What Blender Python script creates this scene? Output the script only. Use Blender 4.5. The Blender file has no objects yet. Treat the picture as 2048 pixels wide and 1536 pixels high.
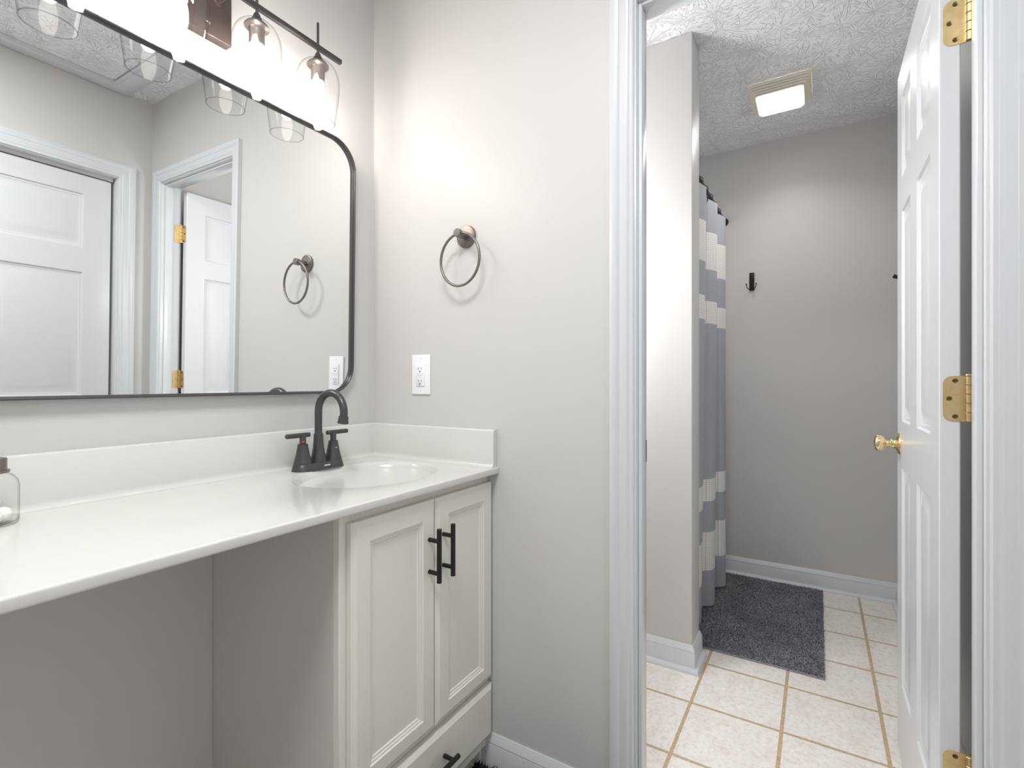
import bpy, bmesh, math, random
from mathutils import Vector, Matrix

# ------------------------------------------------------------------ camera, world, lights, exposure
SC = bpy.context.scene
COL = SC.collection
random.seed(7)

cam_d = bpy.data.cameras.new('camera')
cam = bpy.data.objects.new('camera', cam_d)
COL.objects.link(cam)
SC.camera = cam
cam_d.sensor_width = 36.0
cam_d.lens = 998.0 / 2048.0 * 36.0
cam_d.shift_y = -3.5 / 2048.0
cam_d.clip_start = 0.02
cam.location = (-1.2, -1.2877, 1.112)
YAW = math.radians(31.56)                      # heading measured from +X towards +Y
cam.rotation_euler = (math.radians(90), 0, YAW - math.radians(90))

WORLD = bpy.data.worlds.new('world')
SC.world = WORLD
WORLD.use_nodes = True
bg = WORLD.node_tree.nodes['Background']
bg.inputs['Color'].default_value = (0.93, 0.97, 1.0, 1)
bg.inputs['Strength'].default_value = 0.30

BULB = 80.0            # sconce bulb emission
LENS = 9.5             # ceiling fan light lens emission
DOOR_FILL = 2.0             # added fill shining in through the open doorway at the left
ROOM_FILL = 25.5            # added fill under the vanity room ceiling, out of frame
NOOK = 22.0            # wall lamp in the bathroom nook left of the doorway
SHOWER_FILL = 2.5           # added fill behind the shower curtain, no window modelled
FAN = 2.7              # downward light of the bathroom fan lens
CEIL0 = 2.465
def area(name, loc, direction, sx, sy, power, color):
    d = bpy.data.lights.new(name, 'AREA')
    d.shape = 'RECTANGLE'; d.size = sx; d.size_y = sy
    d.energy = power; d.color = color
    o = bpy.data.objects.new(name, d)
    COL.objects.link(o)
    o.location = loc
    o.rotation_euler = Vector(direction).to_track_quat('-Z', 'Y').to_euler()
    return o
area('doorway_fill', (-3.6, -0.95, 1.55), (1, -0.02, -0.03), 2.2, 1.9, DOOR_FILL, (0.95, 0.98, 1.0))  # unseen fill added outside the left doorway to brighten the vanity room

fan = area('fan_lamp', (1.4325, -1.136, CEIL0 - .066), (0, 0, -1), .17, .17, FAN, (1.0, 0.97, 0.93))
fan.data.spread = math.radians(140)
# unseen fill added under the vanity room ceiling, and the wall lamp in the bathroom nook
area('room_fill', (-1.15, -.95, CEIL0 - .03), (0, 0, -1), .45, .45, ROOM_FILL, (0.97, 0.985, 1.0))
def point(name, loc, power, color, r):
    d = bpy.data.lights.new(name, 'POINT'); d.energy = power; d.color = color; d.shadow_soft_size = r
    o = bpy.data.objects.new(name, d); COL.objects.link(o); o.location = loc; return o
point('nook_lamp', (.24, -.31, 1.60), NOOK, (0.98, 0.99, 1.0), .10)
area('shower_fill', (1.45, -.03, 1.75), (0, -1, 0), .6, .5, SHOWER_FILL, (0.96, 0.98, 1.0))  # unseen fill added to lift the bathroom ceiling and far end

SC.view_settings.view_transform = 'Standard'
SC.view_settings.look = 'None'
SC.view_settings.gamma = 1.0
SC.view_settings.use_curve_mapping = False
SC.view_settings.exposure = 0.05
SC.cycles.use_denoising = True
SC.cycles.max_bounces = 14
SC.cycles.diffuse_bounces = 8
SC.cycles.glossy_bounces = 6
SC.cycles.transparent_max_bounces = 24
SC.cycles.transmission_bounces = 8
SC.cycles.sample_clamp_indirect = 6.0

# ------------------------------------------------------------------ measures (metres)
T = 0.085              # thickness of the wall with the door
CEIL = 2.465
WY = -1.65             # wall opposite the vanity
FAR = 1.955            # far bathroom wall
BRY = -1.63            # bathroom side wall behind the door
LEFTX = -2.30          # wall at the left end of the vanity room
JL, JR, JT = -0.9077, -1.5415, 2.05     # door jamb faces
MW = 0.001

# ------------------------------------------------------------------ materials
def srgb(r, g, b):
    f = lambda c: (c / 12.92) if c <= 0.04045 else ((c + 0.055) / 1.055) ** 2.4
    return (f(r / 255), f(g / 255), f(b / 255), 1)

def mat(name, col, rough=0.5, metal=0.0, spec=0.5, coat=0.0):
    m = bpy.data.materials.new(name)
    m.use_nodes = True
    p = m.node_tree.nodes['Principled BSDF']
    p.inputs['Base Color'].default_value = col
    p.inputs['Roughness'].default_value = rough
    p.inputs['Metallic'].default_value = metal
    p.inputs['Specular IOR Level'].default_value = spec
    p.inputs['Coat Weight'].default_value = coat
    return m

class NT:
    def __init__(s, m):
        s.t = m.node_tree; s.p = s.t.nodes.get('Principled BSDF')
        s.out = s.t.nodes.get('Material Output')
    def n(s, kind, **kw):
        nd = s.t.nodes.new(kind)
        for k, v in kw.items():
            if k.startswith('_'): setattr(nd, k[1:], v)
            else: nd.inputs[k.replace('__', ' ')].default_value = v
        return nd
    def l(s, a, b): s.t.links.new(a, b)
    def math(s, op, a, b=None, c=None, clamp=False):
        nd = s.t.nodes.new('ShaderNodeMath'); nd.operation = op; nd.use_clamp = clamp
        for i, v in enumerate((a, b, c)):
            if v is None: continue
            if isinstance(v, (int, float)): nd.inputs[i].default_value = v
            else: s.l(v, nd.inputs[i])
        return nd.outputs[0]
    def pos(s): return s.n('ShaderNodeNewGeometry').outputs['Position']
    def noise(s, vec, scale, detail=2.0, rough=0.5):
        nd = s.n('ShaderNodeTexNoise', Scale=scale, Detail=detail, Roughness=rough)
        s.l(vec, nd.inputs['Vector']); return nd
    def bump(s, h, strength=0.2, dist=0.001):
        b = s.n('ShaderNodeBump', Strength=strength, Distance=dist)
        s.l(h, b.inputs['Height']); s.l(b.outputs[0], s.p.inputs['Normal'])
    def ramp(s, fac, stops):
        r = s.n('ShaderNodeValToRGB')
        e = r.color_ramp.elements
        while len(e) < len(stops): e.new(0.5)
        for el, (q, c) in zip(e, stops): el.position = q; el.color = c
        s.l(fac, r.inputs[0]); return r.outputs[0]

def paint(name, col, rough=0.5, bump=0.12, scale=420):
    m = mat(name, col, rough); t = NT(m)
    nz = t.noise(t.pos(), scale, 2.0)
    if bump > 0: t.bump(nz.outputs['Fac'], bump, 0.0006)
    return m

M = {}
M['wall'] = paint('greige_wall_paint', srgb(206, 204, 202), 0.42, 0.10)
M['trim'] = paint('white_semi_gloss_trim', srgb(211, 214, 217), 0.28, 0.0, 150)
M['door'] = paint('white_semi_gloss_door', srgb(214, 216, 219), 0.25, 0.0, 90)
M['cabinet'] = paint('bone_white_cabinet_paint', srgb(228, 224, 215), 0.35, 0.03, 160)
M['black'] = mat('matte_oil_rubbed_bronze', srgb(82, 80, 81), 0.36, 0.55)
M['bronze'] = mat('brushed_dark_bronze', srgb(132, 124, 119), 0.36, 0.8)
M['plate'] = mat('dark_bronze_plate', srgb(88, 78, 74), 0.4, 0.6)
M['pull'] = mat('matte_black_pull', srgb(38, 37, 36), 0.42, 0.4)
M['brass_old'] = mat('satin_brass', srgb(222, 198, 150), 0.34, 1.0)
t = NT(M['brass_old']); nz = t.noise(t.pos(), 60, 2.0)
t.l(t.ramp(nz.outputs['Fac'], [(0.3, srgb(214, 188, 136)), (0.7, srgb(228, 206, 160))]), t.p.inputs['Base Color'])
M['brass'] = mat('polished_brass', srgb(242, 222, 176), 0.12, 1.0)
M['screw'] = mat('dull_screw', srgb(120, 100, 70), 0.4, 0.9)
M['slot'] = mat('dark_slot', srgb(45, 43, 42), 0.7)
M['plastic'] = mat('white_plastic', srgb(244, 244, 246), 0.28)
M['marble'] = mat('bone_cultured_marble', srgb(212, 211, 207), 0.14, 0, 0.5, 0.0)
M['strip'] = mat('silver_strip', srgb(215, 215, 210), 0.3, 0.3)
M['red'] = mat('red_dot', srgb(200, 60, 45), 0.4)
M['blue'] = mat('blue_dot', srgb(110, 175, 225), 0.4)
M['cream'] = mat('cream_plastic_grille', srgb(240, 235, 222), 0.35)
M['cotton'] = paint('cotton', srgb(245, 242, 236), 0.9, 0.5, 500)
M['dark'] = mat('dark_void', srgb(40, 38, 38), 0.8)
M['track'] = mat('grey_steel_track', srgb(205, 206, 207), 0.45, 0.2)

# mirror
m = mat('mirror_silver', (0.90, 0.915, 0.91, 1), 0.0, 1.0); M['mirror'] = m

# thin clear glass: a single-walled sheet, see-through with Fresnel reflection
def thin_glass(name, tint=(0.985, 0.985, 0.985, 1), edge=0.62, dim=0.7):
    m = bpy.data.materials.new(name); m.use_nodes = True
    t = NT(m); t.t.nodes.remove(t.p)
    tr = t.n('ShaderNodeBsdfTransparent', Color=tint)
    l2 = t.n('ShaderNodeLayerWeight', Blend=0.5)
    t.l(t.ramp(l2.outputs['Facing'], [(0.55, tint), (0.97, (tint[0] * dim, tint[1] * dim, tint[2] * dim, 1))]), tr.inputs['Color'])
    gl = t.n('ShaderNodeBsdfGlossy', Roughness=0.03)
    lw = t.n('ShaderNodeLayerWeight', Blend=0.18)
    f = t.math('MULTIPLY_ADD', t.math('POWER', lw.outputs['Facing'], 3.0), edge, 0.045)
    mx = t.n('ShaderNodeMixShader')
    t.l(f, mx.inputs[0]); t.l(tr.outputs[0], mx.inputs[1]); t.l(gl.outputs[0], mx.inputs[2])
    t.l(mx.outputs[0], t.out.inputs[0])
    return m
M['glass'] = thin_glass('clear_shade_glass', (0.985, 0.985, 0.985, 1), 0.45)
M['jar_glass'] = thin_glass('clear_jar_glass', (0.985, 0.99, 0.987, 1), 0.35, 0.66)
M['rim'] = thin_glass('shade_rim_glass', (0.80, 0.80, 0.81, 1), 0.5)

def emit(name, col, s):
    m = bpy.data.materials.new(name); m.use_nodes = True
    t = NT(m); t.t.nodes.remove(t.p)
    e = t.n('ShaderNodeEmission', Color=col, Strength=s)
    t.l(e.outputs[0], t.out.inputs[0]); return m
M['bulb'] = emit('lit_bulb', (1.0, 0.91, 0.82, 1), BULB)
M['lens'] = emit('lit_fan_lens', (1.0, 0.965, 0.92, 1), LENS)

# floor tile (cream mottled ceramic, tan grout)
m = mat('cream_floor_tile', srgb(235, 228, 218), 0.28); M['tile'] = m
t = NT(m); pos = t.pos()
mp = t.n('ShaderNodeMapping'); mp.inputs['Location'].default_value = (-0.6015, 0.9095, 0); t.l(pos, mp.inputs['Vector'])
br = t.n('ShaderNodeTexBrick', Scale=1.0, Mortar__Size=0.0058, Mortar__Smooth=0.15, Bias=0.0, Brick__Width=0.2795, Row__Height=0.2778)
br.offset = 0.0; br.squash = 1.0
br.inputs['Color1'].default_value = (1, 1, 1, 1); br.inputs['Color2'].default_value = (0.93, 0.92, 0.90, 1)
br.inputs['Mortar'].default_value = (0, 0, 0, 1)
t.l(mp.outputs[0], br.inputs['Vector'])
n1 = t.noise(pos, 14.0, 6.0, 0.62); n2 = t.noise(pos, 60.0, 8.0, 0.7)
c1 = t.ramp(n1.outputs['Fac'], [(0.36, srgb(236, 229, 222)), (0.55, srgb(242, 240, 236)), (0.72, srgb(234, 234, 233))])
c2 = t.ramp(n2.outputs['Fac'], [(0.36, srgb(218, 214, 210)), (0.52, srgb(247, 245, 242)), (0.7, srgb(250, 247, 242))])
mu = t.n('ShaderNodeMix', _data_type='RGBA', _blend_type='MULTIPLY'); mu.inputs[0].default_value = 0.6
t.l(c1, mu.inputs[6]); t.l(c2, mu.inputs[7])
mb = t.n('ShaderNodeMix', _data_type='RGBA', _blend_type='MULTIPLY'); mb.inputs[0].default_value = 0.35
t.l(mu.outputs[2], mb.inputs[6]); t.l(br.outputs['Color'], mb.inputs[7])
gn = t.noise(pos, 120, 3.0)
gc = t.ramp(gn.outputs['Fac'], [(0.3, srgb(176, 152, 120)), (0.7, srgb(200, 180, 150))])
mg = t.n('ShaderNodeMix', _data_type='RGBA'); t.l(br.outputs['Fac'], mg.inputs[0])
t.l(mb.outputs[2], mg.inputs[6]); t.l(gc, mg.inputs[7]); t.l(mg.outputs[2], t.p.inputs['Base Color'])
t.l(t.math('MULTIPLY_ADD', br.outputs['Fac'], 0.5, 0.25), t.p.inputs['Roughness'])
hh = t.math('SUBTRACT', t.math('MULTIPLY', n2.outputs['Fac'], 0.25), br.outputs['Fac'])
t.bump(hh, 0.5, 0.002)

# stomped (crow's foot) plaster ceiling
m = mat('stomped_plaster_ceiling', srgb(238, 238, 239), 0.6); M['ceiling'] = m
t = NT(m); pos = t.pos()
def stomp(scale, off, k):
    mp = t.n('ShaderNodeMapping'); mp.inputs['Location'].default_value = off; t.l(pos, mp.inputs['Vector'])
    fl = t.n('ShaderNodeVectorMath', _operation='MULTIPLY'); fl.inputs[1].default_value = (1, 1, 0); t.l(mp.outputs[0], fl.inputs[0])
    v = t.n('ShaderNodeTexVoronoi', Scale=scale, Randomness=1.0); v.voronoi_dimensions = '2D'; t.l(fl.outputs[0], v.inputs['Vector'])
    d = t.n('ShaderNodeVectorMath', _operation='SUBTRACT'); t.l(fl.outputs[0], d.inputs[0]); t.l(v.outputs['Position'], d.inputs[1])
    sx = t.n('ShaderNodeSeparateXYZ'); t.l(d.outputs[0], sx.inputs[0])
    ang = t.math('ARCTAN2', sx.outputs['Y'], sx.outputs['X'])
    sc = t.n('ShaderNodeSeparateColor'); t.l(v.outputs['Color'], sc.inputs[0])
    cx = t.n('ShaderNodeCombineXYZ')
    t.l(t.math('MULTIPLY', ang, k), cx.inputs[0]); t.l(t.math('MULTIPLY', sc.outputs[0], 40.0), cx.inputs[1])
    t.l(t.math('MULTIPLY', v.outputs['Distance'], 2.6), cx.inputs[2])
    nz = t.n('ShaderNodeTexNoise', Scale=1.0, Detail=1.5); t.l(cx.outputs[0], nz.inputs['Vector'])
    r = t.n('ShaderNodeMapRange', _interpolation_type='SMOOTHSTEP')
    r.inputs[1].default_value = 0.55; r.inputs[2].default_value = 0.65; t.l(nz.outputs['Fac'], r.inputs[0])
    return r.outputs[0]
h = t.math('MAXIMUM', stomp(6.5, (0, 0, 0), 8.0), stomp(9.5, (3.3, 1.7, 0), 7.0))
fine = t.noise(pos, 70, 2.0)
t.bump(t.math('MULTIPLY_ADD', fine.outputs['Fac'], 0.4, h), 0.85, 0.0045)

# fabrics
m = mat('grey_chambray', srgb(165, 169, 177), 0.9); M['chambray'] = m
t = NT(m); pos = t.pos(); nz = t.noise(pos, 700, 2.0)
t.l(t.ramp(nz.outputs['Fac'], [(0.35, srgb(148, 153, 163)), (0.65, srgb(184, 187, 193))]), t.p.inputs['Base Color'])
t.bump(nz.outputs['Fac'], 0.25, 0.0006)
m = mat('white_waffle_cloth', srgb(232, 230, 228), 0.9); M['waffle'] = m
t = NT(m); pos = t.pos()
sx = t.n('ShaderNodeSeparateXYZ'); t.l(pos, sx.inputs[0])
def saw(o, per):
    f = t.math('FRACT', t.math('DIVIDE', o, per))
    return t.math('ABSOLUTE', t.math('SUBTRACT', f, 0.5))
g = t.math('MAXIMUM', saw(sx.outputs['X'], 0.012), saw(sx.outputs['Z'], 0.0095))
t.l(t.ramp(g, [(0.38, srgb(238, 236, 233)), (0.47, srgb(196, 196, 196))]), t.p.inputs['Base Color'])
t.bump(t.math('SUBTRACT', 0.5, g), 0.5, 0.003)
def pile_mat(name, a, b):
    m = mat(name, a, 0.95); t = NT(m)
    oi = t.noise(t.pos(), 260, 3.0); big = t.noise(t.pos(), 7, 2.0)
    f = t.math('ADD', t.math('MULTIPLY', oi.outputs['Fac'], 0.75), t.math('MULTIPLY', big.outputs['Fac'], 0.25))
    t.l(t.ramp(f, [(0.36, a), (0.64, b)]), t.p.inputs['Base Color'])
    return m
M['mat_pile'] = pile_mat('charcoal_pile', srgb(108, 108, 115), srgb(172, 172, 181))
M['rug_pile'] = pile_mat('black_pile', srgb(26, 26, 28), srgb(52, 52, 55))

# ------------------------------------------------------------------ mesh helpers
class MB:
    """collects geometry for ONE mesh"""
    def __init__(s): s.v = []; s.f = []; s.mi = []; s.cur = 0
    def add(s, vs, fs):
        b = len(s.v); s.v += [tuple(q) for q in vs]
        for f in fs: s.f.append([b + i for i in f]); s.mi.append(s.cur)
    def box(s, x0, x1, y0, y1, z0, z1, bev=0.0, seg=2):
        bm = bmesh.new()
        bmesh.ops.create_cube(bm, size=1.0)
        for v in bm.verts:
            v.co = Vector((x0 + (v.co.x + .5) * (x1 - x0), y0 + (v.co.y + .5) * (y1 - y0), z0 + (v.co.z + .5) * (z1 - z0)))
        if bev > 0:
            bmesh.ops.bevel(bm, geom=list(bm.edges), offset=bev, segments=seg, profile=0.5, affect='EDGES')
        bm.verts.index_update()
        s.add([v.co for v in bm.verts], [[v.index for v in f.verts] for f in bm.faces]); bm.free()
    def quad(s, a, b, c, d): s.add([a, b, c, d], [[0, 1, 2, 3]])
    def lathe(s, prof, origin, axis='Z', seg=32, cap=True):
        """prof: list of (r, h) along the axis from the origin"""
        o = Vector(origin)
        ax = {'Z': (Vector((1, 0, 0)), Vector((0, 1, 0)), Vector((0, 0, 1))),
              'X': (Vector((0, 1, 0)), Vector((0, 0, 1)), Vector((1, 0, 0))),
              'Y': (Vector((0, 0, 1)), Vector((1, 0, 0)), Vector((0, 1, 0)))}.get(axis)
        if ax is None:
            w = Vector(axis).normalized(); u = w.orthogonal().normalized(); ax = (u, w.cross(u), w)
        u, v, w = ax
        vs, fs = [], []
        for r, hh in prof:
            for i in range(seg):
                a = 2 * math.pi * i / seg
                vs.append(o + u * (r * math.cos(a)) + v * (r * math.sin(a)) + w * hh)
        for k in range(len(prof) - 1):
            for i in range(seg):
                j = (i + 1) % seg
                fs.append([k * seg + i, k * seg + j, (k + 1) * seg + j, (k + 1) * seg + i])
        if cap:
            if prof[0][0] > 1e-5: fs.append(list(range(seg))[::-1])
            if prof[-1][0] > 1e-5: fs.append([(len(prof) - 1) * seg + i for i in range(seg)])
        s.add(vs, fs)
    def tube(s, pts, r, seg=16, closed=False, caps=True):
        pts = [Vector(p) for p in pts]; n = len(pts)
        rs = r if isinstance(r, (list, tuple)) else [r] * n
        vs, fs = [], []
        prev = None
        for i, p in enumerate(pts):
            a = pts[i - 1] if (i > 0 or closed) else p
            b = pts[(i + 1) % n] if (i < n - 1 or closed) else p
            d = (b - a).normalized()
            if prev is None: u = d.orthogonal().normalized()
            else: u = (prev - d * prev.dot(d)).normalized()
            prev = u; w = d.cross(u)
            for k in range(seg):
                t = 2 * math.pi * k / seg
                vs.append(p + (u * math.cos(t) + w * math.sin(t)) * rs[i])
        m = n if closed else n - 1
        for i in range(m):
            j = (i + 1) % n
            for k in range(seg):
                l = (k + 1) % seg
                fs.append([i * seg + k, i * seg + l, j * seg + l, j * seg + k])
        if caps and not closed:
            fs.append(list(range(seg))[::-1]); fs.append([(n - 1) * seg + k for k in range(seg)])
        s.add(vs, fs)
    def sweep(s, rails, closed_profile=True, caps=True, loop=False):
        """rails: list of cross-sections (each a list of points); bridge consecutive ones"""
        n = len(rails[0]); vs = [q for r in rails for q in r]; fs = []
        m = len(rails) if loop else len(rails) - 1
        for i in range(m):
            j = (i + 1) % len(rails)
            for k in range(n if closed_profile else n - 1):
                l = (k + 1) % n
                fs.append([i * n + k, i * n + l, j * n + l, j * n + k])
        if caps and closed_profile and not loop:
            fs.append(list(range(n))[::-1]); fs.append([(len(rails) - 1) * n + k for k in range(n)])
        s.add(vs, fs)
    def build(s, name, materials, parent=None, smooth=38, fix=True):
        me = bpy.data.meshes.new(name)
        me.from_pydata(s.v, [], s.f)
        ms = materials if isinstance(materials, (list, tuple)) else [materials]
        for mm in ms: me.materials.append(mm)
        if len(ms) > 1: me.polygons.foreach_set('material_index', s.mi)
        if fix or smooth:
            bm = bmesh.new(); bm.from_mesh(me)
            if fix:
                bmesh.ops.remove_doubles(bm, verts=bm.verts, dist=1e-6)
                bmesh.ops.recalc_face_normals(bm, faces=bm.faces)
            if smooth:
                lim = math.radians(smooth)
                for f in bm.faces: f.smooth = True
                for e in bm.edges:
                    if len(e.link_faces) != 2 or e.calc_face_angle(0) > lim: e.smooth = False
            bm.to_mesh(me); bm.free()
        o = bpy.data.objects.new(name, me)
        COL.objects.link(o)
        if parent is not None:
            o.parent = parent
            o.matrix_parent_inverse = parent.matrix_world.inverted()
        return o

def thing(name, label, cat, loc=(0, 0, 0), group=None):
    o = bpy.data.objects.new(name, None); COL.objects.link(o)
    o.empty_display_size = 0.05
    o.location = loc; o.matrix_world = Matrix.Translation(loc)
    o['label'] = label; o['category'] = cat
    if group: o['group'] = group
    return o
def tag(o, label, cat, group=None):
    o['label'] = label; o['category'] = cat
    if group: o['group'] = group
    return o
def struct(o, label, cat):
    o['kind'] = 'structure'; o['label'] = label; o['category'] = cat; return o
def sthing(name, label, cat, loc=(0, 0, 0)):
    o = thing(name, label, cat, loc); o['kind'] = 'structure'; return o

def rounded_rect(w0, w1, h0, h1, r, n=8):
    pts = []
    for cx, cy, a0 in ((w1 - r, h1 - r, 0), (w0 + r, h1 - r, 90), (w0 + r, h0 + r, 180), (w1 - r, h0 + r, 270)):
        for i in range(n + 1):
            a = math.radians(a0 + 90 * i / n)
            pts.append((cx + r * math.cos(a), cy + r * math.sin(a)))
    return pts

def panel_slab(mb, u0, u1, h0, h1, thick, panels, rings, put, edge=(0.0, 0.0), both=True):
    """a slab with sunk / raised panels. put(u, h, d) -> world, d = height above the front face.
    rings: list of (inset, d) from the panel's outer rectangle inwards."""
    def face(sgn, base):
        P = lambda u, h, d: put(u, h, base + sgn * d)
        e, ed = edge
        a0, a1, b0, b1 = u0 + e, u1 - e, h0 + e, h1 - e
        us = sorted({a0, a1} | {q for p in panels for q in p[:2]})
        hs = sorted({b0, b1} | {q for p in panels for q in p[2:]})
        for i in range(len(us) - 1):
            for j in range(len(hs) - 1):
                cu, ch = (us[i] + us[i + 1]) / 2, (hs[j] + hs[j + 1]) / 2
                if any(p[0] < cu < p[1] and p[2] < ch < p[3] for p in panels): continue
                mb.quad(P(us[i], hs[j], 0), P(us[i + 1], hs[j], 0), P(us[i + 1], hs[j + 1], 0), P(us[i], hs[j + 1], 0))
        if e > 0:
            o = [(u0, h0), (u1, h0), (u1, h1), (u0, h1)]; n = [(a0, b0), (a1, b0), (a1, b1), (a0, b1)]
            for k in range(4):
                l = (k + 1) % 4
                mb.quad(P(*o[k], ed), P(*o[l], ed), P(*n[l], 0), P(*n[k], 0))
        for (p0, p1, q0, q1) in panels:
            prev = [(p0, q0), (p1, q0), (p1, q1), (p0, q1)]; pd = 0
            for ins, d in rings:
                cur = [(p0 + ins, q0 + ins), (p1 - ins, q0 + ins), (p1 - ins, q1 - ins), (p0 + ins, q1 - ins)]
                for k in range(4):
                    l = (k + 1) % 4
                    mb.quad(P(*prev[k], pd), P(*prev[l], pd), P(*cur[l], d), P(*cur[k], d))
                prev, pd = cur, d
            mb.quad(*[P(*c, pd) for c in prev])
    face(1, 0.0)
    if both: face(-1, -thick)
    else: mb.quad(put(u0, h0, -thick), put(u1, h0, -thick), put(u1, h1, -thick), put(u0, h1, -thick))
    ed = edge[1] if edge[0] > 0 else 0
    bd = -thick - (ed if both else 0)
    c = [(u0, h0), (u1, h0), (u1, h1), (u0, h1)]
    for k in range(4):
        l = (k + 1) % 4
        mb.quad(put(*c[k], ed), put(*c[l], ed), put(*c[l], bd), put(*c[k], bd))

CASING = [(0, 0), (0, .007), (.003, .0095), (.010, .0095), (.013, .0125), (.018, .0135), (.034, .0125), (.037, .0155),
          (.045, .0175), (.055, .0175), (.058, .016), (.058, 0)]
def casing(mb, s0, s1, top, put, w=0.058, wr=None, base=0.0):
    """door casing around an opening s0..s1 (s1 > s0) up to top; put(s, z, d)"""
    k0 = w / .058; k1 = (wr or w) / .058
    rails = [[], [], [], []]
    for u, d in CASING:
        rails[0].append(put(s0 - u * k0, base, d)); rails[1].append(put(s0 - u * k0, top + u * k0, d))
        rails[2].append(put(s1 + u * k1, top + u * k0, d)); rails[3].append(put(s1 + u * k1, base, d))
    mb.sweep(rails)

BASE = [(0, 0), (.0125, 0), (.0125, .072), (.011, .075), (.0125, .078), (.009, .088), (.006, .094), (.0035, .100), (0, .100)]
SHOE = [(.0125, 0), (.030, 0), (.0295, .005), (.027, .011), (.022, .0155), (.0125, .018)]
def run_profile(mb, prof, path, side=1):
    """mitred moulding along a plan polyline; room lies on the left of travel when side = 1"""
    pts = [Vector((p[0], p[1])) for p in path]
    rails = []
    for i, p in enumerate(pts):
        ds = []
        if i > 0: ds.append((pts[i] - pts[i - 1]).normalized())
        if i < len(pts) - 1: ds.append((pts[i + 1] - pts[i]).normalized())
        ns = [Vector((-d.y, d.x)) * side for d in ds]
        if len(ns) == 1: off = ns[0]
        else:
            b = (ns[0] + ns[1]).normalized(); off = b / b.dot(ns[0])
        rails.append([(p.x + off.x * d, p.y + off.y * d, z) for d, z in prof])
    mb.sweep(rails)

# ------------------------------------------------------------------ room shell
b = MB(); b.box(LEFTX - .1, FAR + .1, WY - .1, 0.1, -0.06, 0.0)
struct(b.build('floor', M['tile'], smooth=0), 'cream ceramic tile floor with tan grout lines', 'floor')
b = MB(); b.box(LEFTX - .1, FAR + .1, WY - .1, 0.1, CEIL, CEIL + .08)
struct(b.build('ceiling', M['ceiling'], smooth=0), 'white stomped plaster ceiling', 'ceiling')
b = MB(); b.box(LEFTX - .1, FAR + .1, 0.0, 0.1, 0, CEIL)
struct(b.build('wall_back', M['wall'], smooth=0), 'greige wall behind the vanity mirror', 'wall')
# wall with the bathroom door
b = MB()
b.box(0, T, JL + .018, 0.0, 0, CEIL)
b.box(0, T, WY, JR - .018, 0, CEIL)
b.box(0, T, JR - .018, JL + .018, JT + .018, CEIL)
struct(b.build('wall_right', M['wall'], smooth=0), 'greige wall with the towel ring and the bathroom doorway', 'wall')
# wall opposite, with the closet opening
CX1, CX0, CT = -0.145, -1.215, 2.046
b = MB()
b.box(CX1 + .018, FAR + .1, WY - .1, WY, 0, CEIL)
b.box(LEFTX - .1, CX0 - .018, WY - .1, WY, 0, CEIL)
b.box(CX0 - .018, CX1 + .018, WY - .1, WY, CT + .018, CEIL)
struct(b.build('wall_front', M['wall'], smooth=0), 'greige wall with the closet opening, seen in the mirror', 'wall')
b = MB(); b.box(CX0 - .1, CX1 + .1, WY - .62, WY - .58, 0, CEIL)
struct(b.build('wall_closet', M['wall'], smooth=0), 'wall at the back of the closet', 'wall')
# left wall with a wide open doorway to the next room
b = MB()
b.box(LEFTX - .1, LEFTX, -0.40, 0.0, 0, CEIL)
b.box(LEFTX - .1, LEFTX, WY, WY + .10, 0, CEIL)
b.box(LEFTX - .1, LEFTX, WY + .10, -0.40, 2.20, CEIL)
struct(b.build('wall_left', M['wall'], smooth=0), 'wall with the open doorway at the left end of the vanity', 'wall')
# bathroom walls
b = MB(); b.box(FAR, FAR + .1, BRY - .02, 0.0, 0, CEIL)
struct(b.build('wall_far', M['wall'], smooth=0), 'greige far wall of the bathroom with a wall hook', 'wall')
b = MB(); b.box(T, FAR, WY, BRY, 0, CEIL)
struct(b.build('wall_bathroom_right', M['wall'], smooth=0), 'greige bathroom side wall behind the open door', 'wall')
STX0, STX1, STY = 0.80, 0.9356, -0.8726
b = MB(); b.box(STX0, STX1, STY, 0.0, 0, CEIL, 0.004, 2)
struct(b.build('wall_stub', M['wall'], smooth=30), 'greige stub wall at the end of the shower', 'wall')

# baseboards
b = MB(); run_profile(b, BASE, [(0, -.40), (0, JL + .05)], side=-1)
struct(b.build('baseboard_right', M['trim']), 'white baseboard under the towel ring wall', 'baseboard')
path = [(STX0, -.02), (STX0, STY), (STX1, STY)]
b = MB(); run_profile(b, BASE, path, side=-1); run_profile(b, SHOE, path, side=-1)
struct(b.build('baseboard_stub', M['trim']), 'white baseboard with shoe moulding wrapping the stub wall', 'baseboard')
path = [(FAR, -.02), (FAR, BRY), (T + .02, BRY)]
b = MB(); run_profile(b, BASE, path, side=-1); run_profile(b, SHOE, path, side=-1)
struct(b.build('baseboard_far', M['trim']), 'white baseboard with shoe moulding along the far bathroom wall', 'baseboard')

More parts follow.
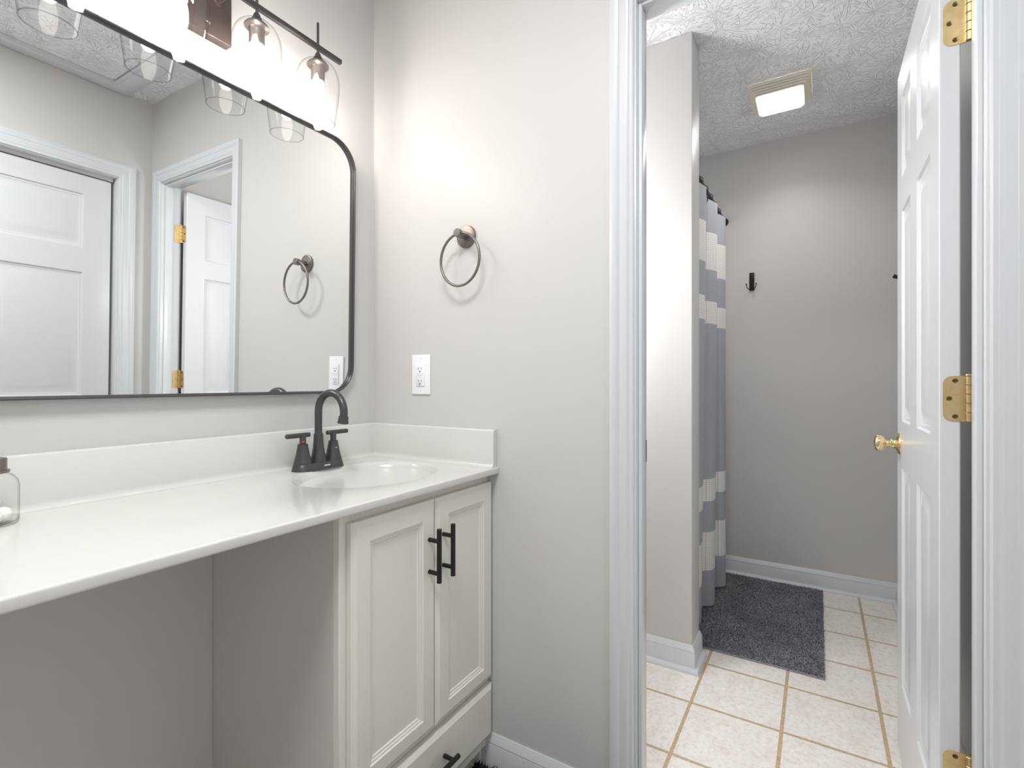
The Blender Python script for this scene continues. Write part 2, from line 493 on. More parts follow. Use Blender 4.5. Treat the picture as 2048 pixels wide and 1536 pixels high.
# bathroom door frame: casing both sides, jamb, stop, strike plate
f = sthing('trim_1', 'white moulded casing and jamb around the bathroom doorway', 'door frame', (0, JL, 0))
b = MB(); casing(b, JR - .005, JL + .005, JT + .005, lambda s, z, d: (-d, s, z), 0.058)
b.build('casing', M['trim'], f)
b = MB(); casing(b, JR - .005, JL + .005, JT + .005, lambda s, z, d: (T + d, s, z), 0.058)
b.build('casing', M['trim'], f)
b = MB()
b.box(-.001, T + .001, JL, JL + .018, 0, JT + .018, .0015)
b.box(-.001, T + .001, JR - .018, JR, 0, JT + .018, .0015)
b.box(-.001, T + .001, JR, JL, JT, JT + .018, .0015)
b.build('jamb', M['trim'], f)
b = MB()
b.box(.014, .048, JL - .0095, JL, 0, JT, .002)
b.box(.014, .048, JR, JR + .0095, 0, JT, .002)
b.box(.014, .048, JR + .0095, JL - .0095, JT - .0095, JT, .002)
b.build('door_stop', M['trim'], f)
b = MB(); b.box(.055, .083, JL - .0016, JL, .906, .963, .0006, 1)
o = b.build('strike_plate', M['bronze'], f); o['label'] = 'dark brass strike plate'

# ------------------------------------------------------------------ open six-panel bathroom door
DX0, DX1 = 0.0925, 0.703
DY = -1.492
D = sthing('door_1', 'white six-panel bathroom door standing open against the side wall', 'door', (DX0, DY, 0))
PAN = []
for c0, c1 in ((.183, .356), (.455, .612)):
    for z0, z1 in ((1.700, 1.935), (1.000, 1.606), (0.235, 0.866)):
        PAN.append((c0, c1, z0, z1))
RINGS6 = [(.004, -.0055), (.010, -.0065), (.014, -.009), (.022, -.0095), (.046, -.0025), (.050, -.0020)]
b = MB(); panel_slab(b, DX0, DX1, 0.012, 2.030, .0330, PAN, RINGS6, lambda u, h, d: (u, DY + d, h), edge=(.002, -.002))
b.build('leaf', M['door'], D, smooth=25)
# knob on the room side and its twin on the back
for sg, y0 in ((1, DY), (-1, DY - .033)):
    b = MB()
    b.lathe([(.0, 0), (.0305, 0), (.031, .003), (.029, .006), (.022, .009), (.016, .012), (.013, .016), (.0115, .022),
             (.0135, .024), (.0135, .026), (.0105, .028), (.0105, .034), (.014, .037), (.020, .040), (.0238, .046), (.0248, .052),
             (.0238, .057), (.019, .0615), (.010, .0635), (0, .064)] if sg > 0 else
            [(.0, 0), (.0305, 0), (.029, .006), (.013, .014), (.0105, .022), (.018, .030), (.0235, .038), (.021, .046), (.009, .050), (0, .0505)],
            (.640, y0, .932), (0, sg, 0), 40, False)
    o = b.build('knob', M['brass'], D); o['label'] = 'polished brass door knob'
# hinges
def hinge(zc):
    h = MB()
    # leaf let into the hinge edge of the door
    y0, y1 = DY - .0300, DY - .0060
    pts = []
    r = .015
    xx = DX0 - .0016
    z0, z1 = zc - .0445, zc + .0445
    for (cy, cz, a0) in ((y1 - r, z1 - r, 0), (y1 - r, z0 + r, -90)):
        pass
    prof = [(DY - .041, z0)]
    for i in range(9):
        a = math.radians(-90 + 90 * i / 8); prof.append((y1 - r + r * math.cos(a), z0 + r + r * math.sin(a)))
    for i in range(9):
        a = math.radians(90 * i / 8); prof.append((y1 - r + r * math.cos(a), z1 - r + r * math.sin(a)))
    prof.append((DY - .041, z1))
    h.sweep([[(xx, y, z) for y, z in prof], [(DX0 + .0004, y, z) for y, z in prof]])
    lf = h.build('hinge', M['brass_old'], D); lf['label'] = 'satin brass hinge with three screws'
    k = MB()
    bx, by = DX0 - .0040, DY - .0448
    for i in range(5):
        a = z0 + (z1 - z0) * i / 5; e = z0 + (z1 - z0) * (i + 1) / 5
        k.lathe([(.0050, a + .0006), (.0056, a + .0012), (.0056, e - .0012), (.0050, e - .0006)], (bx, by, 0), 'Z', 20)
    k.lathe([(.003, z1), (.0062, z1 + .0008), (.0058, z1 + .003), (.002, z1 + .0042), (0, z1 + .0043)], (bx, by, 0), 'Z', 20, False)
    # fixed leaf on the jamb
    k.box(bx - .030, bx, JR - .0002, JR + .0018, z0, z1, .0006, 1)
    k.build('knuckle', M['brass_old'], lf)
    for yy, dz in ((DY - .0245, .035), (DY - .0155, 0), (DY - .0245, -.035)):
        sc = MB()
        sc.lathe([(0, 0), (.0018, .0002), (.0042, .0010), (.0046, .0004), (.0046, 0)], (xx - .0002, yy, zc + dz), (-1, 0, 0), 16, False)
        sc.box(xx - .0013, xx - .0009, yy - .0026, yy + .0026, zc + dz - .0006, zc + dz + .0006)
        sc.box(xx - .0013, xx - .0009, yy - .0006, yy + .0006, zc + dz - .0026, zc + dz + .0026)
        sc.build('screw', M['screw'], lf)
for zc in (1.8195, 1.0798, 0.3420): hinge(zc)

# ------------------------------------------------------------------ closet: casing, track, bifold leaves
f = sthing('trim_2', 'white moulded casing around the closet opening, seen in the mirror', 'door frame', (CX1, WY, 0))
b = MB(); casing(b, CX0 - .005, CX1 + .005, CT + .005, lambda s, z, d: (s, WY + d, z), .066)
b.build('casing', M['trim'], f)
b = MB()
b.box(CX1, CX1 + .018, WY - .1, WY + .001, 0, CT + .018, .001)
b.box(CX0 - .018, CX0, WY - .1, WY + .001, 0, CT + .018, .001)
b.box(CX0, CX1, WY - .1, WY + .001, CT, CT + .018, .001)
b.build('jamb', M['trim'], f)
b = MB(); b.box(CX0 + .004, CX1 - .004, WY - .062, WY - .034, CT - .016, CT - .0005)
o = b.build('track', M['track'], f); o['label'] = 'pale bifold track'
def bifold(x0, x1, name, label):
    d = sthing(name, label, 'closet door', (x0, WY - .04, 0))
    b = MB()
    pans = [(x0 + .106, x1 - .106, z0, z1) for z0, z1 in ((1.690, 1.938), (1.000, 1.574), (.24, .86))]
    panel_slab(b, x0, x1, .015, 2.024, .032, pans, RINGS6, lambda u, h, dd: (u, WY - .034 + dd, h), edge=(.002, -.002))
    b.build('leaf', M['door'], d, smooth=25)
    return d
bifold(-.682, -.157, 'door_2', 'white panelled closet door leaf nearer the bathroom door in the mirror')
bifold(-1.205, -.686, 'door_3', 'white panelled closet door leaf farther from the bathroom door')

# attic hatch in the vanity room ceiling
HX0, HX1, HY0, HY1 = -0.86, -0.195, -1.560, -0.97
f = sthing('trim_3', 'white trimmed attic hatch in the ceiling, seen in the mirror', 'ceiling hatch', (HX1, HY1, CEIL))
b = MB()
prof = [(0, 0), (0, -.012), (.010, -.016), (.018, -.014), (.024, -.018), (.080, -.018), (.088, -.014), (.088, 0)]
rails = []
for sx, sy in ((0, 0), (1, 0), (1, 1), (0, 1)):
    rails.append([((HX0 - u) if not sx else (HX1 + u), (HY0 - u) if not sy else (HY1 + u), CEIL + d) for u, d in prof])
b.sweep(rails, loop=True); b.build('frame', M['trim'], f)
b = MB(); b.box(HX0 + .004, HX1 - .004, HY0 + .004, HY1 - .004, CEIL - .006, CEIL - .0005)
b.build('panel', M['ceiling'], f, smooth=0)

# ------------------------------------------------------------------ vanity cabinet
VX0 = -0.530
FY = -0.470
V = thing('vanity_cabinet', 'bone white two-door vanity cabinet under the sink', 'cabinet', (-.27, -.235, 0))
b = MB()
b.box(-.020, -.004, -.452, -.002, .0, .849)
b.box(VX0 + .016, -.020, -.452, -.002, .066, .082)            # bottom
b.box(VX0 + .016, -.020, -.016, -.002, .082, .849)            # back
# face frame
b.box(VX0 - .0005, VX0 + .030, FY, -.452, .066, .8485, .001, 1)
b.box(-.034, -.001, FY, -.452, .066, .8485, .001, 1)
b.box(VX0 + .030, -.034, FY, -.452, .815, .8485, .001, 1)
b.box(VX0 + .030, -.034, FY, -.452, .066, .108, .001, 1)
b.box(VX0 + .030, -.034, FY, -.452, .235, .280, .001, 1)
b.build('body', M['cabinet'], V)
b = MB(); b.box(VX0, VX0 + .016, -.452, -.002, .0, .849)
b.build('side_panel', M['wall'], V)['label'] = 'greige painted side panel'
b = MB(); b.box(VX0 + .016, -.020, -.412, -.398, 0, .066)
b.build('toe_kick', M['cabinet'], V)
RINGC = [(.002, -.003), (.006, -.0035), (.008, -.0055), (.012, -.006), (.014, -.0085), (.017, -.0085)]
def pull(parent, p0, p1, q0, q1):
    """bar pull: p0..p1 the bar, q0/q1 its two posts (x, z), standing on the face at y = -.490"""
    b = MB(); y = -.521
    (x0, z0), (x1, z1) = p0, p1
    b.tube([(x0, y, z0), (x1, y, z1)], .0060, 20)
    for x, z in (q0, q1): b.lathe([(.0052, 0), (.0052, .031)], (x, -.4898, z), (0, -1, 0), 16)
    b.build('handle', M['pull'], parent)['label'] = 'matte black bar pull'
def cab_door(x0, x1, z0, z1, hx):
    b = MB()
    panel_slab(b, x0, x1, z0, z1, .0185, [(x0 + .046, x1 - .046, z0 + .040, z1 - .045)], RINGC,
               lambda u, h, d: (u, -.490 - d, h), edge=(.012, -.006), both=False)
    o = b.build('door', M['cabinet'], V, smooth=25)
    pull(o, (hx, .636), (hx, .763), (hx, .7335), (hx, .6565))
cab_door(-.5130, -.2560, .267, .826, -.2815)
cab_door(-.2535, -.0050, .267, .826, -.2290)
b = MB(); panel_slab(b, -.513, -.005, .102, .2475, .0185, [], [], lambda u, h, d: (u, -.490 - d, h), edge=(.012, -.006), both=False)
o = b.build('drawer', M['cabinet'], V, smooth=25)
pull(o, (-.336, .1785), (-.2065, .1785), (-.3170, .1785), (-.2255, .1785))

# ------------------------------------------------------------------ countertop with integral basin and splashes
CL = -1.72
C = thing('countertop', 'bone white cultured marble vanity top with an oval basin', 'countertop', (-.27, -.25, .85))
ZT = .869
b = MB()
cx, cy, rx, ry = -.258, -.262, .200, .165
X0, X1, Y0, Y1 = CL, -.0005, -.5030, -.0005
angs = sorted([2 * math.pi * i / 96 for i in range(96)] + [math.atan2(y - cy, x - cx) % (2 * math.pi) for x in (X0, X1) for y in (Y0, Y1)])
def edge_pt(a):
    dx, dy = math.cos(a), math.sin(a); ts = []
    if abs(dx) > 1e-9: ts.append(((X1 if dx > 0 else X0) - cx) / dx)
    if abs(dy) > 1e-9: ts.append(((Y1 if dy > 0 else Y0) - cy) / dy)
    t = min(ts); return (cx + t * dx, cy + t * dy, ZT)
def ell(a, k, z):
    dx, dy = math.cos(a), math.sin(a); q = 1 / math.sqrt((dx / rx) ** 2 + (dy / ry) ** 2)
    return (cx + q * k * dx, cy + q * k * dy, z)
rings = [[edge_pt(a) for a in angs]]
for k, dz in ((1.03, 0), (1.0, -.0012), (.975, -.005), (.95, -.014), (.90, -.035), (.82, -.062), (.70, -.088), (.52, -.108), (.30, -.119), (.12, -.122)):
    rings.append([ell(a, k, ZT + dz) for a in angs])
b.sweep(rings, closed_profile=True, caps=False)
b.add(rings[-1], [list(range(len(angs)))])
# rounded front edge and underside
prof = [(-.5030, ZT)] + [(-.5030 - .004 * math.sin(math.radians(q)), ZT - .004 + .004 * math.cos(math.radians(q))) for q in (18, 36, 54, 72, 90)]
prof += [(-.507, .8540), (-.5065, .8520), (-.5050, .8505), (-.503, .850), (-.002, .850)]
b.sweep([[(CL, y, z) for y, z in prof], [(-.0005, y, z) for y, z in prof]], closed_profile=False, caps=False)
b.build('top', M['marble'], C, smooth=50, fix=False)
def splash_profile():
    p = [(0, .976), (.0145, .976), (.0175, .9745), (.019, .9715), (.019, .884)]
    for i in range(1, 7):
        a = math.radians(90 * i / 6); p.append((.019 + .013 * (1 - math.cos(a)), .884 - .0148 * math.sin(a)))
    return p + [(0, .8692)]
sp = splash_profile()
b = MB(); b.sweep([[(CL, -.0005 - u, z) for u, z in sp], [(-.0005, -.0005 - u, z) for u, z in sp]])
b.build('backsplash', M['marble'], C)
b = MB(); b.sweep([[(-.0005 - u, -.0195, z) for u, z in sp], [(-.0005 - u, -.5005, z) for u, z in sp]])
b.build('side_splash', M['marble'], C)

# support panel at the far left end of the top (out of frame)
b = MB(); b.box(CL, CL + .02, -.47, -.002, 0, .8495)
tag(b.build('vanity_end_panel', M['cabinet']), 'bone white end panel carrying the left end of the vanity top', 'panel')

# ------------------------------------------------------------------ faucet
fx, fy = -.282, -.080
F = thing('faucet', 'matte black two-handle gooseneck faucet behind the basin', 'faucet', (fx, fy, ZT))
b = MB()
def stadium(hw, r, z, n=12):
    pts = []
    for i in range(n + 1): a = math.radians(-90 + 180 * i / n); pts.append((fx + hw - r + r * math.cos(a), fy + r * math.sin(a), z))
    for i in range(n + 1): a = math.radians(90 + 180 * i / n); pts.append((fx - hw + r + r * math.cos(a), fy + r * math.sin(a), z))
    return pts
b.sweep([stadium(.0800, .0285, ZT), stadium(.0795, .0280, ZT + .002), stadium(.0755, .0250, ZT + .017), stadium(.0742, .0238, ZT + .0185), stadium(.0700, .020, ZT + .019)])
b.build('base', M['black'], F)
b = MB(); b.box(fx - .001, fx + .019, fy - .0283, fy - .0262, ZT + .0080, ZT + .0115, .0006, 1)
b.build('badge', M['strip'], F)['label'] = 'small silver badge strip'
b = MB()
b.lathe([(.0225, .0175), (.0215, .024), (.0175, .042), (.0148, .060), (.0132, .080), (.0128, .097), (.0112, .0985)], (fx, fy, ZT), 'Z', 32)
pts = [(fx, fy, ZT + .09), (fx, fy, ZT + .12), (fx, fy, ZT + .14)]
R = .0535; zc = 1.029
for i in range(21):
    a = math.radians(180 - (180 + 14 - 0) * i / 20)
    pts.append((fx, fy - R - R * math.cos(a), zc + R * math.sin(a)))
ex = Vector(pts[-1]) - Vector(pts[-2]); ex.normalize()
b.tube(pts, .0103, 24)
b.build('spout', M['black'], F)
e = Vector(pts[-1])
b = MB(); b.lathe([(.0105, -.004), (.0128, -.003), (.0132, .0), (.0136, .008), (.0150, .0145), (.0146, .016), (.009, .016), (.009, .012), (0, .012)], e, tuple(ex), 28, False)
b.build('aerator', M['black'], F)
for sg in (-1, 1):
    hx = fx + sg * .0505
    b = MB()
    b.lathe([(.0245, .0175), (.0240, .021), (.0200, .036), (.0165, .052), (.0140, .066), (.0132, .073), (.0105, .0742)], (hx, fy, ZT), 'Z', 32)
    b.lathe([(.0085, .072), (.0085, .096)], (hx, fy, ZT), 'Z', 20)
    hb = b.build('handle', M['black'], F)
    b = MB()
    b.tube([(hx - sg * .0215, fy, ZT + .0975), (hx - sg * .0205, fy, ZT + .0975), (hx + sg * .049, fy, ZT + .0975), (hx + sg * .050, fy, ZT + .0975)], [.0056, .0064, .0064, .0056], 20)
    b.build('lever', M['black'], hb)
    if sg < 0:
        b = MB(); b.lathe([(0, .0), (.0035, .0), (.003, .0015), (0, .002)], (hx - .004, fy - .0072, ZT + .0795), (-.4, -1, 0), 12, False)
        b.build('dot', M['red'], hb)['label'] = 'red hot-water dot'
    else:
        b = MB(); b.lathe([(0, .0), (.0022, .0), (.0018, .001), (0, .0013)], (hx - .002, fy - .0158, ZT + .054), (-.1, -1, .2), 12, False)
        b.build('dot', M['strip'], hb)['label'] = 'pale set-screw dot'

# ------------------------------------------------------------------ mirror (leans a little off the wall)
MX0, MX1, MZ0, MZ1 = -1.015, -0.1075, 1.0785, 1.8620
TILT = math.radians(0.9)
mr = Matrix.Translation((0, 0, MZ0)) @ Matrix.Rotation(TILT, 4, 'X') @ Matrix.Translation((0, 0, -MZ0))
MI = thing('wall_mirror', 'large rounded rectangular wall mirror in a thin black frame above the vanity', 'mirror', ((MX0 + MX1) / 2, 0, MZ0))
def mp(x, y, z): return mr @ Vector((x, y, z))
b = MB()
prof = [(0, -.001), (0, -.0232), (.0008, -.0242), (.0022, -.0245), (.0036, -.0242), (.0043, -.0232), (.0045, -.0168), (.0066, -.0162), (.0072, -.0152), (.0072, -.001)]
rails = []
NO = 14
for q in zip(*[rounded_rect(MX0 + u, MX1 - u, MZ0 + u, MZ1 - u, .085 - u, NO) for u, d in prof]):
    rails.append([mp(x, d, z) for (x, z), (u, d) in zip(q, prof)])
b.sweep(rails, loop=True)
b.build('frame', M['black'], MI, smooth=45)
b = MB(); pts = [mp(x, -.0125, z) for x, z in rounded_rect(MX0 + .0065, MX1 - .0065, MZ0 + .0065, MZ1 - .0065, .0785, NO)]
b.add(pts, [list(range(len(pts)))])
b.build('glass', M['mirror'], MI, smooth=0)['label'] = 'silvered mirror glass'

# ------------------------------------------------------------------ vanity light with four clear glass shades
S = thing('vanity_light', 'four-light dark bronze vanity sconce with clear glass shades above the mirror', 'wall lamp', (-.562, 0, 2.02))
SY, SZ = -.095, 2.048
b = MB(); b.box(-.627, -.497, -.026, -.0005, 1.957, 2.137, .0015, 1)
b.build('backplate', M['plate'], S)
for zz in (1.985, 2.109):
    b = MB(); b.lathe([(.0, .0), (.0062, 0), (.0066, .006), (.004, .0095), (0, .0105)], (-.556, -.0255, zz), (0, -1, 0), 16, False)
    b.build('cap_nut', M['plate'], S)
for xx in (-.592, -.532):
    b = MB(); b.lathe([(.011, 0), (.011, .004), (.0058, .006), (.0058, .066)], (xx, -.0255, SZ), (0, -1, 0), 16)
    b.build('arm', M['plate'], S)
b = MB(); pr = rounded_rect(-.0065, .0065, -.0065, .0065, .0022, 3)
b.sweep([[(xx, SY + u, SZ + w) for u, w in pr] for xx in (-.906, -.218)])
b.build('bar', M['black'], S)
SX = (-.295, -.473, -.651, -.829)
def lamp(x):
    b = MB()
    b.lathe([(.0035, 0), (.0035, .098), (.0026, .100), (0, .1003)], (x, SY, 2.017), 'Z', 14, False)
    b.lathe([(0, 2.031), (.0055, 2.031), (.0075, 2.028), (.0095, 2.021), (.0165, 2.009), (.0190, 2.0055), (.0190, 2.004)], (x, SY, 0), 'Z', 28, False)
    b.build('stem', M['black'], S)
    b = MB()
    b.lathe([(.019, 2.0035), (.0255, 2.0025), (.0290, 1.9975), (.0285, 1.9945), (.0200, 1.9900), (.0178, 1.9850), (.0178, 1.9530), (.0168, 1.9515), (.0150, 1.9515), (.0150, 1.975), (0, 1.975)], (x, SY, 0), 'Z', 32, False)
    b.build('socket', M['bronze'], S)
    b = MB()
    prof = [(.0195, 2.0050), (.027, 2.0046), (.0355, 2.0010), (.0435, 1.9935), (.0500, 1.9830), (.0545, 1.9700), (.0570, 1.9550), (.0573, 1.9420),
            (.0565, 1.9250), (.0545, 1.9050), (.0520, 1.8850), (.0492, 1.8650), (.0462, 1.8450), (.0450, 1.8380)]
    b.lathe(prof, (x, SY, 0), 'Z', 48, False)
    sh = b.build('shade', M['glass'], S); sh['label'] = 'clear glass tulip shade'
    b = MB()
    ring = [(x + .0450 * math.cos(2 * math.pi * i / 48), SY + .0450 * math.sin(2 * math.pi * i / 48), 1.8375) for i in range(48)]
    b.tube(ring, .0011, 8, closed=True); b.build('rim', M['rim'], sh)
    b = MB()
    b.lathe([(.0120, 1.966), (.0120, 1.956), (.0132, 1.949), (.0158, 1.939), (.0175, 1.927), (.0180, 1.915), (.0172, 1.903), (.0145, 1.8925), (.0095, 1.8855), (.005, 1.8832), (0, 1.8827)], (x, SY, 0), 'Z', 24, False)
    b.build('bulb', M['bulb'], S)['label'] = 'lit warm bulb'
for x in SX: lamp(x)

# ------------------------------------------------------------------ towel ring, outlet
TR = thing('towel_ring', 'dark bronze towel ring on the wall left of the bathroom door', 'towel ring', (0, -.393, 1.546))
b = MB(); b.lathe([(0, 0), (.0330, 0), (.0335, .003), (.0325, .0075), (.030, .0085), (0, .0085)], (-.0005, -.393, 1.546), (-1, 0, 0), 40, False)
b.build('mount', M['bronze'], TR)
b = MB(); b.lathe([(.0105, .007), (.0105, .036), (.0125, .037), (.0125, .0520), (.0115, .0532), (0, .0534)], (-.0005, -.395, 1.5455), (-1, 0, 0), 28, False)
b.build('post', M['bronze'], TR)
b = MB(); ring = [(-.0445, -.3995 + .0700 * math.cos(2 * math.pi * i / 64), 1.4690 + .0765 * math.sin(2 * math.pi * i / 64)) for i in range(64)]
b.tube(ring, .0040, 14, closed=True); b.build('ring', M['bronze'], TR)

O = thing('wall_outlet', 'white double outlet on the wall beside the side splash', 'outlet', (0, -.215, 1.136))
b = MB(); b.box(-.0055, -.0003, -.2526, -.1772, 1.0735, 1.1990, .0022, 3)
b.build('cover_plate', M['plastic'], O)
b = MB(); b.box(-.0092, -.004, -.2322, -.1976, 1.1005, 1.1705, .0010, 2)
rc = b.build('receptacle', M['plastic'], O)
for zc in (1.1555, 1.1160):
    b = MB()
    for yy, hh in ((-.2085, .0042), (-.2205, .0034)): b.box(-.0096, -.0084, yy - .0008, yy + .0008, zc - hh, zc + hh)
    b.lathe([(0, 0), (.0024, 0), (.0024, .0012), (0, .0012)], (-.0085, -.2145, zc - .0095), (-1, 0, 0), 12, False)
    b.build('socket_slots', M['slot'], rc)['label'] = 'dark socket slots'
b = MB(); b.box(-.0104, -.0084, -.2262, -.2036, 1.1335, 1.1372, .0004, 1); b.box(-.0104, -.0084, -.2282, -.2036, 1.1390, 1.1428, .0004, 1)
b.build('test_button', M['plastic'], rc)
b = MB(); b.lathe([(0, 0), (.0014, 0), (.0012, .0008), (0, .001)], (-.0091, -.2040, 1.1065), (-1, 0, 0), 12, False)
b.build('indicator', M['blue'], rc)['label'] = 'pale blue indicator dot'
for zz in (1.0855, 1.187):
    b = MB(); b.lathe([(0, 0), (.0022, 0), (.0018, .0006), (0, .0007)], (-.0052, -.2149, zz), (-1, 0, 0), 12, False)
    b.build('screw', M['strip'], O)

# ------------------------------------------------------------------ jar at the left edge of the counter
jx, jy = -.9465, -.0905
J = thing('glass_jar', 'clear glass jar with a dark lid at the left end of the vanity top', 'jar', (jx, jy, ZT))
b = MB(); b.lathe([(0, .003), (.034, .003), (.038, .005), (.0400, .010), (.0405, .03), (.0405, .066), (.0385, .075), (.032, .084), (.0245, .0885), (.0235, .094)], (jx, jy, ZT), 'Z', 40, False)
b.lathe([(0, .0004), (.0365, .0004), (.0395, .003), (.0402, .010)], (jx, jy, ZT), 'Z', 40, False)
b.build('jar_body', M['jar_glass'], J)
b = MB(); b.lathe([(0, .0885), (.0275, .0885), (.0285, .090), (.0285, .093), (.0250, .094), (.0250, .112), (.0240, .1135), (0, .1135)], (jx, jy, ZT), 'Z', 36, False)
b.build('lid', M['bronze'], J)
balls = [(.018, -.006, .0165), (-.012, .012, .0165), (.003, -.021, .0165), (-.021, -.008, .0170), (.008, .020, .0170), (.004, -.001, .0390)]
cb0 = None
for i, (dx, dy, dz) in enumerate(balls):
    if cb0 is None:
        bm = bmesh.new(); bmesh.ops.create_icosphere(bm, subdivisions=3, radius=.0125)
        for v in bm.verts: v.co *= 1 + .06 * math.sin(v.co.x * 700 + 1) * math.cos(v.co.y * 640) + .05 * math.sin(v.co.z * 800)
        me = bpy.data.meshes.new('cotton_ball')
        for p in bm.faces: p.smooth = True
        bm.to_mesh(me); bm.free(); me.materials.append(M['cotton'])
        cb0 = bpy.data.objects.new('cotton_ball', me); c = cb0
    else: c = cb0.copy()
    COL.objects.link(c); c.location = (jx + dx, jy + dy, ZT + dz)
    tag(c, 'white cotton ball inside the clear glass jar', 'cotton ball', 'cotton balls in the glass jar')

# ------------------------------------------------------------------ shower curtain, rod
RY, RZ = -.815, 2.052
RD = thing('curtain_rod', 'black shower curtain rod between stub wall and far bathroom wall', 'curtain rod', (STX1, RY, RZ))
b = MB(); b.tube([(STX1 + .001, RY, RZ), (FAR - .001, RY, RZ)], .0115, 20); b.build('rod', M['pull'], RD)
for xx, sg in ((FAR, -1), (STX1, 1)):
    b = MB(); b.lathe([(.0115, .035), (.019, .028), (.024, .003), (.024, .0008)], (xx, RY, RZ), (sg, 0, 0), 24)
    b.build('flange', M['pull'], RD)

SCU = thing('shower_curtain', 'grey shower curtain with white waffle bands hanging from the black rod', 'shower curtain', (1.36, -.825, .03))
LAM = .25
def cy_at(x, z):
    ph = (x - 1.17) / LAM * 2 * math.pi
    s = math.cos(ph)
    sq = math.copysign(abs(s) ** .75, s)
    amp = .034 + .006 * math.sin(x * 9.0)
    y = -.823 - amp * sq + .006 * math.sin(ph * 2 + 1.0 + z)
    y += .012 * (1 - z / 2.0) * math.sin(x * 5 + 2.0)
    return y
zs = [.030, .197, .384, .534, .641, 1.398, 1.506, 1.660, 1.841, 2.002]
rows = []; mats_row = []
for i in range(len(zs) - 1):
    n = max(2, int((zs[i + 1] - zs[i]) / .05))
    for k in range(n):
        rows.append(zs[i] + (zs[i + 1] - zs[i]) * k / n); mats_row.append(1 if i in (1, 3, 5 + 0, 7) else 0)
rows.append(zs[-1])
# bands: .197-.384 white, .534-.641 white, 1.398-1.506 white, 1.660-1.841 white
b = MB(); NX = 190; xa, xb = .955, 1.775
vs = []
for z in rows:
    for i in range(NX + 1):
        x = xa + (xb - xa) * i / NX
        sag = -.006 * (0.5 + .5 * math.cos((x - 1.17) / LAM * 4 * math.pi)) if z > 1.99 else 0
        vs.append((x, cy_at(x, z), z + sag + (.008 * math.sin(x * 12) if z < .04 else 0)))
fs, mi = [], []
for r in range(len(rows) - 1):
    for i in range(NX):
        fs.append([r * (NX + 1) + i, r * (NX + 1) + i + 1, (r + 1) * (NX + 1) + i + 1, (r + 1) * (NX + 1) + i]); mi.append(mats_row[r])
b.v = vs; b.f = fs; b.mi = mi
cl = b.build('cloth', [M['chambray'], M['waffle']], SCU, smooth=80, fix=False)
so = cl.modifiers.new('thickness', 'SOLIDIFY'); so.thickness = .0016; so.offset = 0
b = MB()
for k in range(7):
    x = .985 + k * .125
    y0 = cy_at(x, 2.0)
    pts = []
    for i in range(20):
        a = math.radians(-60 + 300 * i / 19)
        pts.append((x, RY + .0165 * math.cos(a + math.pi / 2), RZ + .0165 * math.sin(a + math.pi / 2)))
    pts += [(x, (RY + y0) / 2, RZ - .028), (x, y0 - .002, RZ - .045), (x, y0 - .003, RZ - .062)]
    hk = MB(); hk.tube(pts, .0016, 8); hk.build('hook', M['pull'], SCU)['label'] = 'black curtain hook'

# ------------------------------------------------------------------ rugs
def shag(name, label, cat, x0, x1, y0, y1, n, hgt, m, backing, seed):
    rnd = random.Random(seed)
    r = thing(name, label, cat, ((x0 + x1) / 2, (y0 + y1) / 2, 0))
    b = MB(); b.box(x0, x1, y0, y1, .0006, .0070, .002, 2); b.build('backing', backing, r)
    vs, fs = [], []
    for i in range(n):
        x = rnd.uniform(x0 + .003, x1 - .003); y = rnd.uniform(y0 + .003, y1 - .003)
        a = rnd.uniform(0, 6.283); w = rnd.uniform(.0016, .0030); h = hgt * rnd.uniform(.65, 1.1)
        lx, ly = rnd.gauss(0, .0045), rnd.gauss(0, .0045)
        ca, sa = math.cos(a) * w, math.sin(a) * w
        k = len(vs)
        vs += [(x - ca, y - sa, .005), (x + ca, y + sa, .005), (x + lx * .5 + ca * .9, y + ly * .5 + sa * .9, .005 + h * .6),
               (x + lx * .5 - ca * .9, y + ly * .5 - sa * .9, .005 + h * .6), (x + lx * 1.3, y + ly * 1.3, .005 + h)]
        fs += [[k, k + 1, k + 2, k + 3], [k + 3, k + 2, k + 4]]
    p = MB(); p.v = vs; p.f = fs; p.mi = [0] * len(fs)
    o = p.build('pile', m, r, smooth=0, fix=False); o['kind'] = 'stuff'
    return r
shag('bath_mat', 'charcoal shaggy bath mat on the tile floor beside the shower curtain', 'bath mat', .994, 1.905, -1.308, -.800, 60000, .013, M['mat_pile'], M['mat_pile'], 3)
shag('bath_rug', 'black shaggy rug on the floor in front of the vanity cabinet', 'rug', -.85, -.022, -1.02, -.445, 45000, .020, M['rug_pile'], M['rug_pile'], 5)

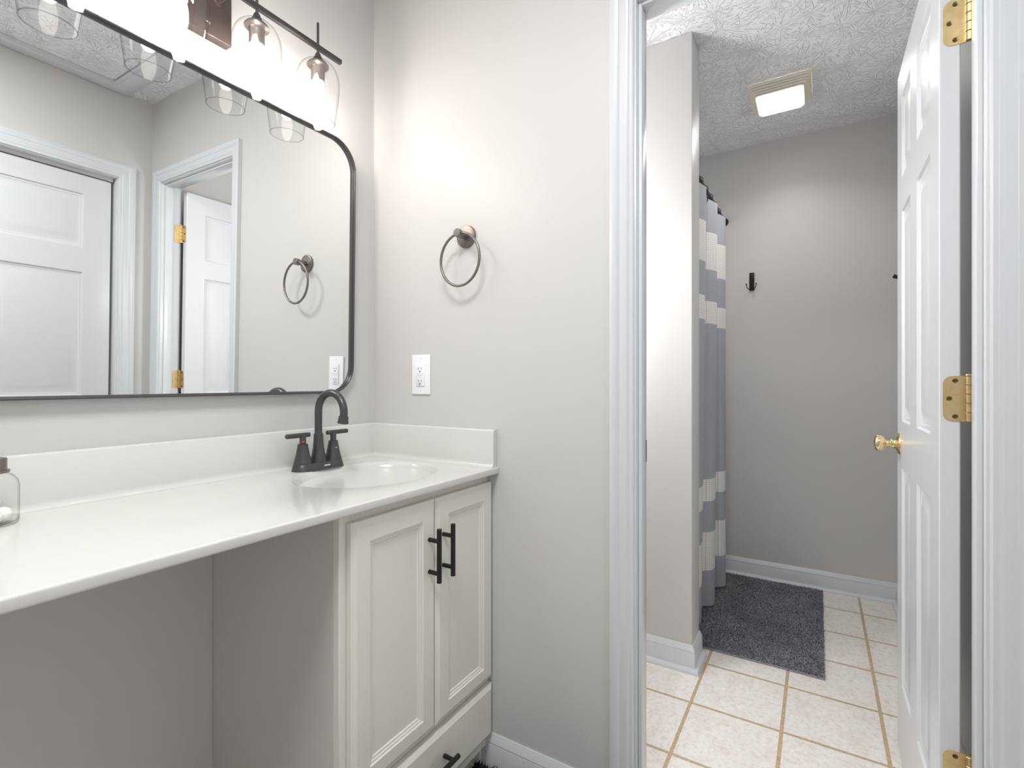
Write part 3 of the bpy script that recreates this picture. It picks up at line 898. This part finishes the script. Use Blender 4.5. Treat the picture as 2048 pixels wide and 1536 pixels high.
# ------------------------------------------------------------------ wall hooks in the bathroom
H1 = thing('wall_hook', 'black double robe hook on the far bathroom wall', 'hook', (FAR, -.963, 1.686))
b = MB(); b.box(FAR - .009, FAR - .0005, -.9757, -.9503, 1.636, 1.738, .002, 2)
b.box(FAR - .013, FAR - .008, -.9695, -.9565, 1.650, 1.724, .002, 2)
b.build('plate', M['pull'], H1)
for sg in (-1, 1):
    b = MB()
    pts = [(FAR - .010, -.963 + sg * .006, 1.646), (FAR - .020, -.963 + sg * .011, 1.641), (FAR - .030, -.963 + sg * .017, 1.643), (FAR - .036, -.963 + sg * .022, 1.651), (FAR - .038, -.963 + sg * .0245, 1.662), (FAR - .038, -.963 + sg * .025, 1.668)]
    b.tube(pts, .0022, 10)
    b.lathe([(0, -.0045), (.003, -.0035), (.0042, 0), (.003, .0035), (0, .0045)], pts[-1], 'Z', 14, False)
    b.build('prong', M['pull'], H1)
H2 = thing('wall_hook', 'black robe hook on the bathroom side wall, mostly hidden by the open door', 'hook', (1.55, BRY, 1.58))
b = MB(); b.box(1.535, 1.565, BRY + .0005, BRY + .010, 1.555, 1.640, .002, 2); b.build('plate', M['pull'], H2)
b = MB(); b.tube([(1.55, BRY + .008, 1.577), (1.55, BRY + .050, 1.574), (1.55, BRY + .062, 1.580)], .0085, 14); b.build('prong', M['pull'], H2)

# ------------------------------------------------------------------ bathroom ceiling fan light
FX0, FX1, FY0, FY1 = 1.305, 1.560, -1.262, -1.010
FL = thing('ceiling_fan_light', 'square cream ribbed exhaust fan with a lit lens on the bathroom ceiling', 'ceiling light', ((FX0 + FX1) / 2, (FY0 + FY1) / 2, CEIL))
b = MB()
prof = [(0, -.0005), (.0, -.006)]
for i in range(5):
    a = .003 + i * .0062; z = -.006 - i * .0085
    prof += [(a + .0008, z - .0004), (a, z - .0014), (a, z - .0048), (a + .0012, z - .0060), (a + .0110, z - .0062), (a + .0110, z - .0083)]
prof += [(.038, -.050), (.050, -.0505), (.050, -.040)]
rails = []
for q in zip(*[rounded_rect(FX0 + u, FX1 - u, FY0 + u, FY1 - u, .012, 4) for u, d in prof]):
    rails.append([(x, y, CEIL + d) for (x, y), (u, d) in zip(q, prof)])
b.sweep(rails, closed_profile=False, loop=True); b.build('grille', M['cream'], FL, smooth=30)
b = MB()
lp = [(.036, -.0485), (.038, -.054), (.046, -.0570), (.075, -.0595), (.11, -.0605)]
rings = [[(x, y, CEIL + d) for x, y in rounded_rect(FX0 + u, FX1 - u, FY0 + u, FY1 - u, .014, 5)] for u, d in lp]
b.sweep(rings, caps=True); b.build('lens', M['lens'], FL)['label'] = 'glowing white lens'
